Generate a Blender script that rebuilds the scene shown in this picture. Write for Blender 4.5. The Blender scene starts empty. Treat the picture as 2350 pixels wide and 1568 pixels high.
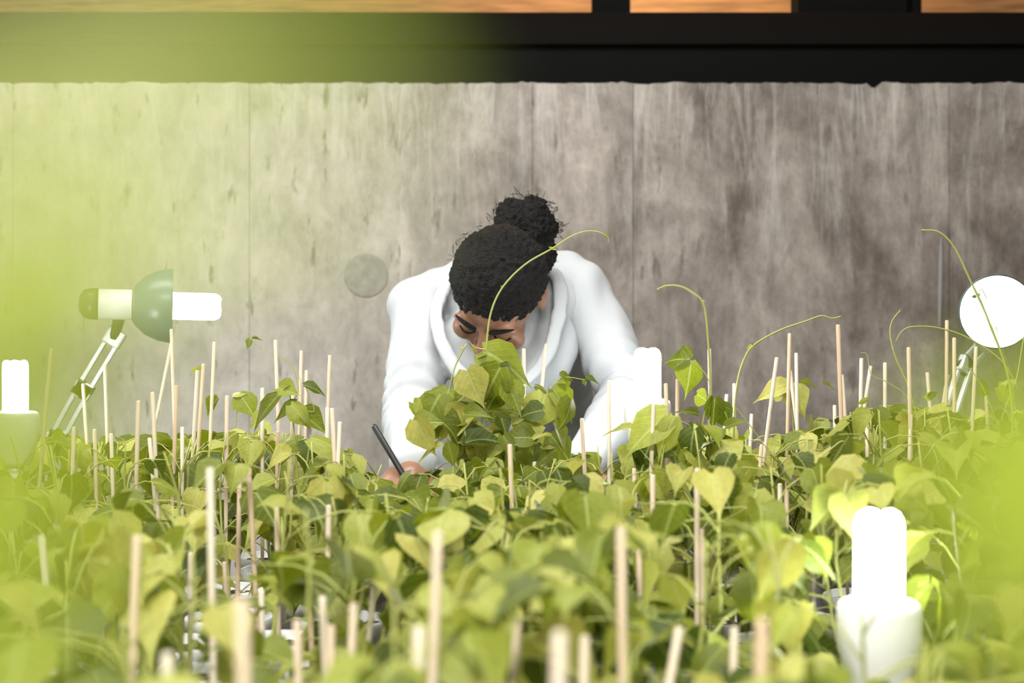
import bpy, bmesh, math, random
from mathutils import Vector, Matrix, noise, Euler
random.seed(7)
R = math.radians
SC = bpy.context.scene
COL = SC.collection
F = 2350 * 50.0 / 36.0          # focal length in pixels of the 2350 wide frame
CZ = 1.2                        # height of the lens above the floor

# ------------------------------------------------------------------ camera, world, light, exposure
cam_d = bpy.data.cameras.new('camera'); cam = bpy.data.objects.new('camera', cam_d); COL.objects.link(cam)
cam.location = (0, 0, CZ); cam.rotation_euler = (R(90), 0, 0)
cam_d.lens = 50; cam_d.sensor_width = 36; cam_d.clip_start = 0.01; cam_d.clip_end = 60
cam_d.dof.use_dof = True; cam_d.dof.focus_distance = 2.16; cam_d.dof.aperture_fstop = 4.2
SC.camera = cam
w = bpy.data.worlds.new('world'); SC.world = w; w.use_nodes = True
w.node_tree.nodes['Background'].inputs[0].default_value = (0.9, 0.95, 1, 1)
w.node_tree.nodes['Background'].inputs[1].default_value = 0.25
SC.view_settings.view_transform = 'Standard'; SC.view_settings.look = 'None'
SC.view_settings.gamma = 1; SC.view_settings.use_curve_mapping = False
SC.view_settings.exposure = 1.24
def area(name, loc, size, power, color=(1, 1, 1), rot=(0, 0, 0)):
    l = bpy.data.lights.new(name, 'AREA'); l.shape = 'RECTANGLE'; l.size, l.size_y = size
    l.energy = power; l.color = color
    o = bpy.data.objects.new(name, l); o.location = loc; o.rotation_euler = rot; COL.objects.link(o); return o
area('added_front_light', (-0.3, -1.1, 3.05), (2.4, 0.6), 110, (1.0, 0.985, 0.95))  # unseen light added overhead, set behind the camera for frontal fill
area('added_left_wall_light', (-0.7, 1.85, 3.05), (2.4, 0.6), 36, (1.0, 0.985, 0.95))  # unseen light added overhead, shifted left to brighten that side of the wall
pl = bpy.data.lights.new('warm_room_light', 'POINT'); pl.energy = 17; pl.color = (1.0, 0.66, 0.36); pl.shadow_soft_size = 0.1
po = bpy.data.objects.new('warm_room_light', pl); po.location = (0.5, 4.25, 2.9); COL.objects.link(po)
SC.cycles.use_denoising = True; SC.cycles.max_bounces = 7; SC.cycles.sample_clamp_indirect = 6.0

# ------------------------------------------------------------------ helpers
def P(px, py, d): return Vector(((px - 1175) / F * d, d, CZ - (py - 784) / F * d))
def px_of(v): return (1175 + v.x / max(v.y, 1e-3) * F, 784 - (v.z - CZ) / max(v.y, 1e-3) * F)
def lerp(a, b, t): return a + (b - a) * t
def link(name, mesh, mat=None, parent=None):
    o = bpy.data.objects.new(name, mesh); COL.objects.link(o)
    if mat is not None and len(mesh.materials) == 0: mesh.materials.append(mat)
    if parent is not None: o.parent = parent
    return o
def obj(name, bm, mat, parent=None, smooth=True):
    me = bpy.data.meshes.new(name); bm.to_mesh(me); bm.free()
    if smooth:
        me.polygons.foreach_set('use_smooth', [True] * len(me.polygons))
    o = link(name, me, mat, parent)
    if parent is not None: o.matrix_parent_inverse = Matrix.Translation(-parent.location)
    return o
def tag(o, label=None, cat=None, group=None, kind=None):
    for k, v in (('label', label), ('category', cat), ('group', group), ('kind', kind)):
        if v: o[k] = v
    return o
def thing(name, label, cat, loc, group=None):
    o = bpy.data.objects.new(name, None); COL.objects.link(o); o.location = loc; o.empty_display_size = 0.05
    return tag(o, label, cat, group)
def box(bm, c, s, rot=None, bevel=0):
    m = Matrix.Translation(c) @ (rot.to_4x4() if rot else Matrix()) @ Matrix.Diagonal((s[0], s[1], s[2], 1))
    r = bmesh.ops.create_cube(bm, size=1, matrix=m)
    if bevel:
        es = {e for v in r['verts'] for e in v.link_edges}
        bmesh.ops.bevel(bm, geom=list(es), offset=bevel, segments=2, affect='EDGES', profile=0.6)
def ell(bm, c, r, rot=None, seg=20):
    m = Matrix.Translation(c) @ (rot.to_4x4() if rot else Matrix()) @ Matrix.Diagonal((r[0], r[1], r[2], 1))
    bmesh.ops.create_uvsphere(bm, u_segments=seg, v_segments=max(8, seg * 2 // 3), radius=1, matrix=m)
def tube(bm, pts, rad, n=8, caps=True):
    pts = [Vector(p) for p in pts]
    if not hasattr(rad, '__len__'): rad = [rad] * len(pts)
    rings = []; ref = None
    for i, p in enumerate(pts):
        t = (pts[min(i + 1, len(pts) - 1)] - pts[max(i - 1, 0)])
        t = t.normalized() if t.length > 1e-9 else Vector((0, 0, 1))
        if ref is None: ref = Vector((1, 0, 0)) if abs(t.x) < 0.9 else Vector((0, 1, 0))
        a = (ref - t * ref.dot(t)).normalized(); b = t.cross(a); ref = a
        rings.append([bm.verts.new(p + (a * math.cos(2 * math.pi * k / n) + b * math.sin(2 * math.pi * k / n)) * rad[i]) for k in range(n)])
    for i in range(len(rings) - 1):
        for k in range(n):
            bm.faces.new((rings[i][k], rings[i][(k + 1) % n], rings[i + 1][(k + 1) % n], rings[i + 1][k]))
    if caps:
        bm.faces.new(rings[0][::-1]); bm.faces.new(rings[-1])
def lathe(bm, prof, M=None, n=32, cap0=True, cap1=True):
    """revolve (r, z) about local z, then transform by M"""
    M = M or Matrix(); rings = []
    for r, z in prof:
        rings.append([bm.verts.new(M @ Vector((r * math.cos(2 * math.pi * k / n), r * math.sin(2 * math.pi * k / n), z))) for k in range(n)])
    for i in range(len(rings) - 1):
        for k in range(n):
            bm.faces.new((rings[i][k], rings[i][(k + 1) % n], rings[i + 1][(k + 1) % n], rings[i + 1][k]))
    if cap0: bm.faces.new(rings[0][::-1])
    if cap1: bm.faces.new(rings[-1])
def capsule(bm, pts, rad, n=16):
    tube(bm, pts, rad, n)
    for p, r in zip(pts, rad): ell(bm, p, (r, r, r), seg=n)
def curve_pts(ctrl, n=24):
    """Catmull-Rom through the control points"""
    c = [Vector(p) for p in ctrl]; c = [c[0] * 2 - c[1]] + c + [c[-1] * 2 - c[-2]]; out = []
    segs = len(c) - 3
    for i in range(n):
        u = i / (n - 1) * segs; k = min(int(u), segs - 1); t = u - k
        p0, p1, p2, p3 = c[k:k + 4]
        out.append(0.5 * ((2 * p1) + (p2 - p0) * t + (2 * p0 - 5 * p1 + 4 * p2 - p3) * t * t + (3 * p1 - p0 - 3 * p2 + p3) * t ** 3))
    return out
def bake(bm, voxel, smooth=4, disp=None):
    """fuse overlapping closed shapes into one continuous surface"""
    me = bpy.data.meshes.new('fuse'); bm.to_mesh(me); bm.free()
    o = bpy.data.objects.new('fuse', me); COL.objects.link(o)
    m = o.modifiers.new('r', 'REMESH'); m.mode = 'VOXEL'; m.voxel_size = voxel; m.use_smooth_shade = True
    s = o.modifiers.new('s', 'SMOOTH'); s.factor = 0.5; s.iterations = smooth
    dg = bpy.context.evaluated_depsgraph_get()
    out = bpy.data.meshes.new_from_object(o.evaluated_get(dg))
    bpy.data.objects.remove(o); bpy.data.meshes.remove(me)
    if disp:
        ns = [v.normal.copy() for v in out.vertices]
        for v, nn in zip(out.vertices, ns): v.co = v.co + nn * disp(v.co)
    out.polygons.foreach_set('use_smooth', [True] * len(out.polygons))
    return out
def baked(name, bm, mat, parent, voxel, smooth=4, disp=None):
    me = bake(bm, voxel, smooth, disp); me.name = name
    o = link(name, me, mat, parent)
    if parent is not None: o.matrix_parent_inverse = Matrix.Translation(-parent.location)
    return o

# ------------------------------------------------------------------ materials
def mat(name, color, rough=0.6, emit=None, metal=0.0, spec=0.4, bump=None, vary=None):
    m = bpy.data.materials.new(name); m.use_nodes = True; nt = m.node_tree; b = nt.nodes['Principled BSDF']
    b.inputs['Base Color'].default_value = (*color, 1); b.inputs['Roughness'].default_value = rough
    b.inputs['Metallic'].default_value = metal; b.inputs['Specular IOR Level'].default_value = spec
    if emit:
        b.inputs['Emission Color'].default_value = (*emit[0], 1); b.inputs['Emission Strength'].default_value = emit[1]
    if bump or vary:
        tc = nt.nodes.new('ShaderNodeTexCoord'); nz = nt.nodes.new('ShaderNodeTexNoise')
        mp = nt.nodes.new('ShaderNodeMapping'); nt.links.new(tc.outputs['Object'], mp.inputs[0]); nt.links.new(mp.outputs[0], nz.inputs['Vector'])
        mp.inputs['Scale'].default_value = (bump or vary)[2] if len(bump or vary) > 2 else (1, 1, 1)
        nz.inputs['Scale'].default_value = (bump or vary)[0]; nz.inputs['Detail'].default_value = 6
        if bump:
            bp = nt.nodes.new('ShaderNodeBump'); bp.inputs['Strength'].default_value = bump[1]; bp.inputs['Distance'].default_value = 0.01
            nt.links.new(nz.outputs[0], bp.inputs['Height']); nt.links.new(bp.outputs[0], b.inputs['Normal'])
        if vary:
            cr = nt.nodes.new('ShaderNodeValToRGB'); k = vary[1]
            cr.color_ramp.elements[0].color = (*[c * (1 - k) for c in color], 1); cr.color_ramp.elements[1].color = (*[min(1, c * (1 + k)) for c in color], 1)
            cr.color_ramp.elements[0].position = 0.3; cr.color_ramp.elements[1].position = 0.7
            nt.links.new(nz.outputs[0], cr.inputs[0]); nt.links.new(cr.outputs[0], b.inputs['Base Color'])
    return m
M_white = mat('white_plastic', (0.84, 0.84, 0.82), 0.35)
M_reflect = mat('white_enamel', (0.95, 0.96, 0.96), 0.5)
M_pot = mat('pot_plastic', (0.80, 0.81, 0.83), 0.4)
M_soil = mat('soil', (0.045, 0.03, 0.02), 0.95, bump=(60, 0.9), vary=None)
M_tube = mat('lamp_glow', (1, 1, 1), 0.3, emit=((0.93, 0.98, 1.0), 28))
M_black = mat('black_steel', (0.004, 0.004, 0.004), 0.8, spec=0.1)
M_beam_b = mat('brown_beam', (0.006, 0.0045, 0.0035), 0.85, spec=0.1, bump=(8, 0.3, (1, 8, 8)))
M_dark = mat('dark_plastic', (0.02, 0.022, 0.022), 0.4)
M_shade = mat('smoky_shade', (0.12, 0.17, 0.17), 0.3)
M_grey = mat('grey_metal', (0.62, 0.65, 0.66), 0.35, metal=0.3)
M_coat = mat('white_cotton', (0.46, 0.48, 0.495), 0.85, spec=0.2)
M_skin = mat('skin', (0.27, 0.135, 0.08), 0.42, spec=0.5)
M_hair = mat('black_hair', (0.006, 0.005, 0.0045), 0.6, spec=0.25, bump=(300, 0.8))
M_trouser = mat('dark_trousers', (0.03, 0.035, 0.05), 0.9)
M_paper = mat('white_paper', (0.85, 0.85, 0.86), 0.7)
M_board = mat('wood_board', (0.62, 0.36, 0.17), 0.6, vary=(6, 0.35, (1, 6, 12)))
M_floor = mat('floor_concrete', (0.22, 0.21, 0.20), 0.8, bump=(20, 0.2), vary=None)
M_plaster = mat('plaster', (0.30, 0.29, 0.28), 0.9)
M_ceil = mat('ceiling_paint', (0.16, 0.16, 0.155), 0.9)
M_table = mat('table_top', (0.10, 0.075, 0.055), 0.6, vary=(5, 0.2, (1, 8, 1)))

def bamboo():
    m = mat('bamboo', (0.70, 0.55, 0.36), 0.6); nt = m.node_tree; b = nt.nodes['Principled BSDF']
    oi = nt.nodes.new('ShaderNodeObjectInfo'); cr = nt.nodes.new('ShaderNodeValToRGB')
    cr.color_ramp.elements[0].color = (0.70, 0.51, 0.33, 1); cr.color_ramp.elements[1].color = (0.88, 0.78, 0.62, 1)
    tc = nt.nodes.new('ShaderNodeTexCoord'); mp = nt.nodes.new('ShaderNodeMapping'); mp.inputs['Scale'].default_value = (400, 400, 9)
    nz = nt.nodes.new('ShaderNodeTexNoise'); nz.inputs['Scale'].default_value = 1
    mx = nt.nodes.new('ShaderNodeMix'); mx.data_type = 'RGBA'; mx.blend_type = 'MULTIPLY'; mx.inputs[0].default_value = 0.35
    L = nt.links.new
    L(oi.outputs['Random'], cr.inputs[0]); L(tc.outputs['Object'], mp.inputs[0]); L(mp.outputs[0], nz.inputs['Vector'])
    L(cr.outputs[0], mx.inputs[6]); L(nz.outputs[0], mx.inputs[7]); L(mx.outputs[2], b.inputs['Base Color'])
    return m
M_bamboo = bamboo()

def leaf_material(name, cols, trans=0.34, gloss=0.25):
    m = bpy.data.materials.new(name); m.use_nodes = True; nt = m.node_tree; nt.nodes.clear(); L = nt.links.new; N = nt.nodes.new
    out = N('ShaderNodeOutputMaterial'); pb = N('ShaderNodeBsdfPrincipled'); tr = N('ShaderNodeBsdfTranslucent'); mix = N('ShaderNodeMixShader')
    oi = N('ShaderNodeObjectInfo'); cr = N('ShaderNodeValToRGB')
    els = cr.color_ramp.elements
    for i, (pos, c) in enumerate(cols):
        e = els[i] if i < 2 else els.new(pos)
        e.position = pos; e.color = (*c, 1)
    L(oi.outputs['Random'], cr.inputs[0])
    uv = N('ShaderNodeUVMap'); sp = N('ShaderNodeSeparateXYZ'); L(uv.outputs[0], sp.inputs[0])
    def mth(op, a, b=None, c=None):
        n = N('ShaderNodeMath'); n.operation = op
        for i, v in enumerate((a, b, c)):
            if v is None: continue
            if isinstance(v, (int, float)): n.inputs[i].default_value = v
            else: L(v, n.inputs[i])
        return n.outputs[0]
    u = mth('ABSOLUTE', mth('SUBTRACT', sp.outputs[0], 0.5)); v = sp.outputs[1]
    mid = mth('SUBTRACT', 1.0, mth('SMOOTH_MIN', mth('MULTIPLY', u, 22.0), 1.0, 0.1))
    s = mth('SINE', mth('MULTIPLY', mth('SUBTRACT', v, mth('MULTIPLY', u, 0.75)), 48.0))
    side = mth('MULTIPLY', mth('POWER', mth('MAXIMUM', s, 0.0), 8.0), 0.22)
    vein = mth('MAXIMUM', mth('MAXIMUM', mid, side), 0.0)
    nz = N('ShaderNodeTexNoise'); nz.inputs['Scale'].default_value = 9; nz.inputs['Detail'].default_value = 3; L(uv.outputs[0], nz.inputs['Vector'])
    hv = N('ShaderNodeHueSaturation'); L(cr.outputs[0], hv.inputs['Color'])
    L(mth('ADD', mth('MULTIPLY', nz.outputs[0], 0.5), 0.75), hv.inputs['Value'])
    mx = N('ShaderNodeMix'); mx.data_type = 'RGBA'; L(mth('MULTIPLY', vein, 0.5), mx.inputs[0]); L(hv.outputs[0], mx.inputs[6]); mx.inputs[7].default_value = (0.50, 0.56, 0.20, 1)
    bp = N('ShaderNodeBump'); bp.inputs['Strength'].default_value = 0.5; bp.inputs['Distance'].default_value = 0.002; bp.invert = True
    L(mth('ADD', vein, mth('MULTIPLY', nz.outputs[0], 0.8)), bp.inputs['Height'])
    pb.inputs['Roughness'].default_value = 0.45; pb.inputs['Specular IOR Level'].default_value = gloss
    L(mx.outputs[2], pb.inputs['Base Color']); L(bp.outputs[0], pb.inputs['Normal'])
    ht = N('ShaderNodeHueSaturation'); ht.inputs['Value'].default_value = 1.5; ht.inputs['Saturation'].default_value = 1.1; L(mx.outputs[2], ht.inputs['Color']); L(ht.outputs[0], tr.inputs['Color'])
    mix.inputs[0].default_value = trans; L(pb.outputs[0], mix.inputs[1]); L(tr.outputs[0], mix.inputs[2]); L(mix.outputs[0], out.inputs[0])
    return m
M_leaf = leaf_material('bean_leaf', [(0.0, (0.045, 0.07, 0.006)), (1.0, (0.46, 0.43, 0.12)), (0.25, (0.11, 0.135, 0.012)), (0.5, (0.21, 0.245, 0.028)), (0.78, (0.36, 0.375, 0.085))])
M_leaf_fresh = leaf_material('fresh_bean_leaf', [(0.0, (0.285, 0.36, 0.04)), (1.0, (0.33, 0.405, 0.05))], 0.45, 0.1)
M_vine = mat('young_vine', (0.40, 0.46, 0.11), 0.6)
M_stem = mat('stem_green', (0.36, 0.38, 0.10), 0.6)

def concrete():
    m = bpy.data.materials.new('board_marked_concrete'); m.use_nodes = True; nt = m.node_tree; L = nt.links.new; N = nt.nodes.new
    b = nt.nodes['Principled BSDF']; b.inputs['Roughness'].default_value = 0.85; b.inputs['Specular IOR Level'].default_value = 0.2
    g = N('ShaderNodeNewGeometry')
    def nz(scale, vec, det=8, rough=0.6, dist=0.0):
        mp = N('ShaderNodeMapping'); mp.inputs['Scale'].default_value = vec; L(g.outputs['Position'], mp.inputs[0])
        n = N('ShaderNodeTexNoise'); n.inputs['Scale'].default_value = scale; n.inputs['Detail'].default_value = det; n.inputs['Roughness'].default_value = rough
        n.inputs['Distortion'].default_value = dist
        L(mp.outputs[0], n.inputs['Vector']); return n.outputs[0]
    def ramp(f, a, b_):
        r = N('ShaderNodeValToRGB'); r.color_ramp.elements[0].position = a[0]; r.color_ramp.elements[0].color = (*a[1], 1)
        r.color_ramp.elements[1].position = b_[0]; r.color_ramp.elements[1].color = (*b_[1], 1); L(f, r.inputs[0]); return r.outputs[0]
    def mixc(fac, a, c, mode='MIX'):
        n = N('ShaderNodeMix'); n.data_type = 'RGBA'; n.blend_type = mode
        if isinstance(fac, (int, float)): n.inputs[0].default_value = fac
        else: L(fac, n.inputs[0])
        for i, v in ((6, a), (7, c)):
            if isinstance(v, tuple): n.inputs[i].default_value = (*v, 1)
            else: L(v, n.inputs[i])
        return n.outputs[2]
    base = ramp(nz(3.2, (1, 1, 0.75), 9, 0.66, 0.8), (0.36, (0.18, 0.150, 0.128)), (0.66, (0.43, 0.385, 0.345)))
    streak = ramp(nz(6, (2.0, 1, 0.5), 9, 0.68, 0.8), (0.36, (0.70, 0.69, 0.68)), (0.62, (1.14, 1.14, 1.14)))
    c = mixc(0.9, base, streak, 'MULTIPLY')
    mott = ramp(nz(13, (1.2, 1, 0.8), 9, 0.75, 0.4), (0.36, (0.72, 0.72, 0.72)), (0.62, (1.14, 1.14, 1.13)))
    c = mixc(0.8, c, mott, 'MULTIPLY')
    fine = ramp(nz(55, (1, 1, 0.7), 6, 0.75), (0.35, (0.78, 0.78, 0.78)), (0.65, (1.1, 1.1, 1.1)))
    c = mixc(0.6, c, fine, 'MULTIPLY')
    # paler towards the left: lens flare and leaf veil brightening put into the colour
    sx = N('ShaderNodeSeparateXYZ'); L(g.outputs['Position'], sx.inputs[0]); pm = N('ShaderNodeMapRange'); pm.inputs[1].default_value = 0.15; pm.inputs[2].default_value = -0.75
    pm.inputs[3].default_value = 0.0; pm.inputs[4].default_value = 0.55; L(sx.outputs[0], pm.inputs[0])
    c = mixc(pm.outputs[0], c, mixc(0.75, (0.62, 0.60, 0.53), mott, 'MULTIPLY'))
    # pale lime runs, mostly from the top edge
    sep = N('ShaderNodeSeparateXYZ'); L(g.outputs['Position'], sep.inputs[0])
    mr = N('ShaderNodeMapRange'); mr.inputs[1].default_value = 1.15; mr.inputs[2].default_value = 1.8; L(sep.outputs[2], mr.inputs[0])
    run = N('ShaderNodeMath'); run.operation = 'MULTIPLY'
    rr = N('ShaderNodeMapRange'); rr.inputs[1].default_value = 0.5; rr.inputs[2].default_value = 0.68; L(nz(10, (2.6, 1, 0.3), 8, 0.72, 0.6), rr.inputs[0])
    mr.inputs[4].default_value = 0.6; L(rr.outputs[0], run.inputs[0]); L(mr.outputs[0], run.inputs[1])
    c = mixc(run.outputs[0], c, (0.66, 0.63, 0.60))
    # pocks and dark drips
    pk = N('ShaderNodeMapRange'); pk.inputs[1].default_value = 0.595; pk.inputs[2].default_value = 0.67; pk.inputs[4].default_value = 0.8; L(nz(15, (2.0, 1, 0.5), 6, 0.62), pk.inputs[0])
    c = mixc(pk.outputs[0], c, (0.13, 0.115, 0.10))
    L(c, b.inputs['Base Color'])
    bp = N('ShaderNodeBump'); bp.inputs['Strength'].default_value = 0.35; bp.inputs['Distance'].default_value = 0.01
    L(nz(24, (1.5, 1, 0.5), 8, 0.7), bp.inputs['Height']); L(bp.outputs[0], b.inputs['Normal'])
    return m
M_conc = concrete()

# ------------------------------------------------------------------ the room
def struct(name, bm, m, parent=None, smooth=False):
    o = obj(name, bm, m, parent, smooth)
    if parent is None: o['kind'] = 'structure'
    return o
def slab(name, c, s, m):
    bm = bmesh.new(); box(bm, c, s); return struct(name, bm, m)
slab('floor', (0, 1.6, -0.05), (6.2, 8.0, 0.1), M_floor)
slab('ceiling', (0, 1.6, 3.25), (6.2, 8.0, 0.1), M_ceil)
slab('wall_left', (-3.05, 1.6, 1.6), (0.1, 8.0, 3.2), M_plaster)
slab('wall_right', (3.05, 1.6, 1.6), (0.1, 8.0, 3.2), M_plaster)
slab('wall_front', (0, -2.35, 1.6), (6.0, 0.1, 3.2), M_plaster)
WZ = P(0, 190, 3.4).z
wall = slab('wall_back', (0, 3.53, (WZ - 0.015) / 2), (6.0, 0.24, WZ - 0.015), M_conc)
# formwork panels of the half height concrete wall, with a recessed joint between them
def wx(px, d=3.4): return (px - 1175) / F * d
xs = [-3.0, wx(-520), wx(30), wx(572), wx(1222), wx(1453), wx(2178), wx(2700), 3.0]
for k in range(len(xs) - 1):
    bm = bmesh.new(); x0, x1 = xs[k] + 0.0007, xs[k + 1] - 0.0007; n = max(6, int((x1 - x0) / 0.012)); yf, yb = 3.4, 3.412
    top, f_, bo = [], [], []
    for i in range(n + 1):
        x = lerp(x0, x1, i / n); z = WZ + 0.006 * noise.noise(Vector((x * 14, 0, 3))) + 0.0035 * noise.noise(Vector((x * 70, 0, 9)))
        if abs(x - wx(2010)) < 0.009: z -= 0.013
        f_.append((bm.verts.new((x, yf, 0)), bm.verts.new((x, yf, z - 0.004)), bm.verts.new((x, yf + 0.004, z)), bm.verts.new((x, 3.65, z - 0.002)), bm.verts.new((x, 3.65, z - 0.03)), bm.verts.new((x, yb, z - 0.03)), bm.verts.new((x, yb, 0))))
    for i in range(n):
        for j in range(7):
            bm.faces.new((f_[i][j], f_[i + 1][j], f_[i + 1][(j + 1) % 7], f_[i][(j + 1) % 7]))
    bm.faces.new(f_[0]); bm.faces.new(f_[n][::-1])
    bmesh.ops.recalc_face_normals(bm, faces=bm.faces)
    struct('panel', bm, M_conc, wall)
M_plug = mat('plug_concrete', (0.27, 0.255, 0.22), 0.9, bump=(40, 0.4), vary=(30, 0.2))
bm = bmesh.new(); c = P(840, 632, 3.4)
lathe(bm, [(0.053, 0.0), (0.053, 0.0008), (0.050, 0.0018), (0.044, 0.0012), (0.0, 0.001)], Matrix.Translation(c) @ Matrix.Rotation(R(90), 4, 'X'), 40, True, False)
struct('tie_hole_plug', bm, M_plug, wall, True)
for cx, y0, y1, wd in ((2160, 545, 750, 5),):
    bm = bmesh.new(); a, b = P(cx, y0, 3.399), P(cx - 4, y1, 3.399)
    tube(bm, [a, lerp(a, b, 0.3), lerp(a, b, 0.7), b], [0.002, 0.0055, 0.005, 0.003], 8)
    struct('lime_drip', bm, M_plaster, wall)
# beam on the wall and frame posts above, then the lit board wall of the next room
BT = P(0, 27, 3.5).z
bm = bmesh.new(); box(bm, (0, 3.62, (WZ + 0.012 + P(0, 104, 3.5).z) / 2), (6, 0.2, P(0, 104, 3.5).z - WZ - 0.012), bevel=0.004); beam = struct('trim_1', bm, M_black)
bm = bmesh.new(); box(bm, (0, 3.60, (BT + P(0, 102, 3.5).z) / 2), (6, 0.2, BT - P(0, 102, 3.5).z), bevel=0.006); struct('trim_2', bm, M_beam_b)
n = 3
for x0, x1 in ((1362, 1447), (1832, 2083), (2096, 2116), (-700, -560), (2900, 3000)):
    bm = bmesh.new(); a, b = wx(x0, 3.55), wx(x1, 3.55); box(bm, ((a + b) / 2, 3.6, (BT + 3.2) / 2), (b - a, 0.1, 3.2 - BT), bevel=0.004)
    struct('trim_%d' % n, bm, M_black); n += 1
wr = slab('wall_rear', (0, 5.05, 1.6), (6.0, 0.06, 3.2), M_black)
for k in range(20):
    bm = bmesh.new(); box(bm, (0, 5.005 + random.uniform(-0.003, 0.003), 1.70 + k * 0.075), (5.98, 0.03, 0.071), bevel=0.004)
    struct('board', bm, M_board, wr)

# ------------------------------------------------------------------ table
TT = 0.73
tb = thing('trestle_table', 'long brown topped trestle table carrying all the potted bean plants', 'table', (0, 1.22, 0))
bm = bmesh.new(); box(bm, (0, 1.22, TT - 0.0125), (3.0, 2.78, 0.025), bevel=0.004); obj('tabletop', bm, M_table, tb, False)
for sx in (-1.4, 0, 1.4):
    for sy in (-0.08, 2.5):
        bm = bmesh.new(); box(bm, (sx, sy, (TT - 0.025) / 2), (0.05, 0.05, TT - 0.025), bevel=0.003); obj('leg', bm, M_grey, tb, False)
for sy in (-0.08, 2.5):
    bm = bmesh.new(); box(bm, (0, sy, TT - 0.055), (2.85, 0.03, 0.06), bevel=0.003); obj('rail', bm, M_grey, tb, False)

# ------------------------------------------------------------------ compact fluorescent lamps
def u_tube(bm, c, x, ang, h, r):
    """one U shaped glass tube standing on c"""
    rot = Matrix.Rotation(ang, 3, 'Z'); w_ = 0.0075
    pts = [Vector((-w_, x, 0)), Vector((-w_, x, h - w_))] + [Vector((-w_ * math.cos(t), x, h - w_ + w_ * math.sin(t))) for t in (0.5, 1.05, 1.57, 2.1, 2.64)] + [Vector((w_, x, h - w_)), Vector((w_, x, 0))]
    return [rot @ p for p in pts]
def cfl(t, M, s=1.0, ballast=True):
    """bulb along local +z of M, base of the glass at z = 0"""
    for k in range(4):
        bm = bmesh.new(); a = k * math.pi / 2 + 0.42
        pts = u_tube(bm, None, 0.0125, a, 0.074, 0.006)
        tube(bm, [M @ (p * s) for p in pts], 0.0066 * s, 12); obj('bulb_tube', bm, M_tube, t)
    if ballast:
        bm = bmesh.new()
        lathe(bm, [(0.0, 0.0015), (0.030, 0.001), (0.0345, -0.002), (0.0362, -0.008), (0.0362, -0.030), (0.0335, -0.046), (0.0295, -0.062), (0.0245, -0.077), (0.022, -0.082), (0.0, -0.082)],
              M @ Matrix.Diagonal((s, s, s, 1)), 40, False, False); obj('ballast', bm, M_white, t)
def standing_lamp(px, py_top, d, label):
    top = P(px, py_top, d); g = Vector((top.x, top.y, top.z - 0.0806))
    t = thing('bulb_lamp', label, 'lamp', (g.x, g.y, TT), None)
    cfl(t, Matrix.Translation(g))
    z = g.z - 0.082
    bm = bmesh.new(); tube(bm, [(g.x, g.y, z + 0.001), (g.x, g.y, z - 0.02)], 0.0135, 16); obj('screw_cap', bm, M_grey, t)
    bm = bmesh.new(); lathe(bm, [(0.0, 0), (0.02, 0), (0.021, -0.004), (0.019, -0.04), (0.012, -0.045), (0.0, -0.045)], Matrix.Translation((g.x, g.y, z - 0.012)), 24, False, False); obj('lamp_holder', bm, M_white, t)
    bm = bmesh.new(); tube(bm, [(g.x, g.y, z - 0.05), (g.x, g.y, TT + 0.01)], 0.006, 12); obj('stand_rod', bm, M_dark, t)
    bm = bmesh.new(); lathe(bm, [(0.0, 0.0), (0.045, 0.0), (0.045, 0.008), (0.03, 0.014), (0.0, 0.015)], Matrix.Translation((g.x, g.y, TT)), 32, False, False); obj('stand_base', bm, M_dark, t)
    return (g.x, g.y)
LAMPS = [standing_lamp(35, 826, 2.2, 'upright glowing bulb lamp at the left edge, its ballast wholly above leaves'),
         standing_lamp(1486, 798, 2.2, 'upright glowing bulb lamp in front of the bent person\'s sleeve'),
         standing_lamp(2017, 1170, 1.24, 'largest upright glowing bulb lamp, low in the leaves near the camera')]

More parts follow.
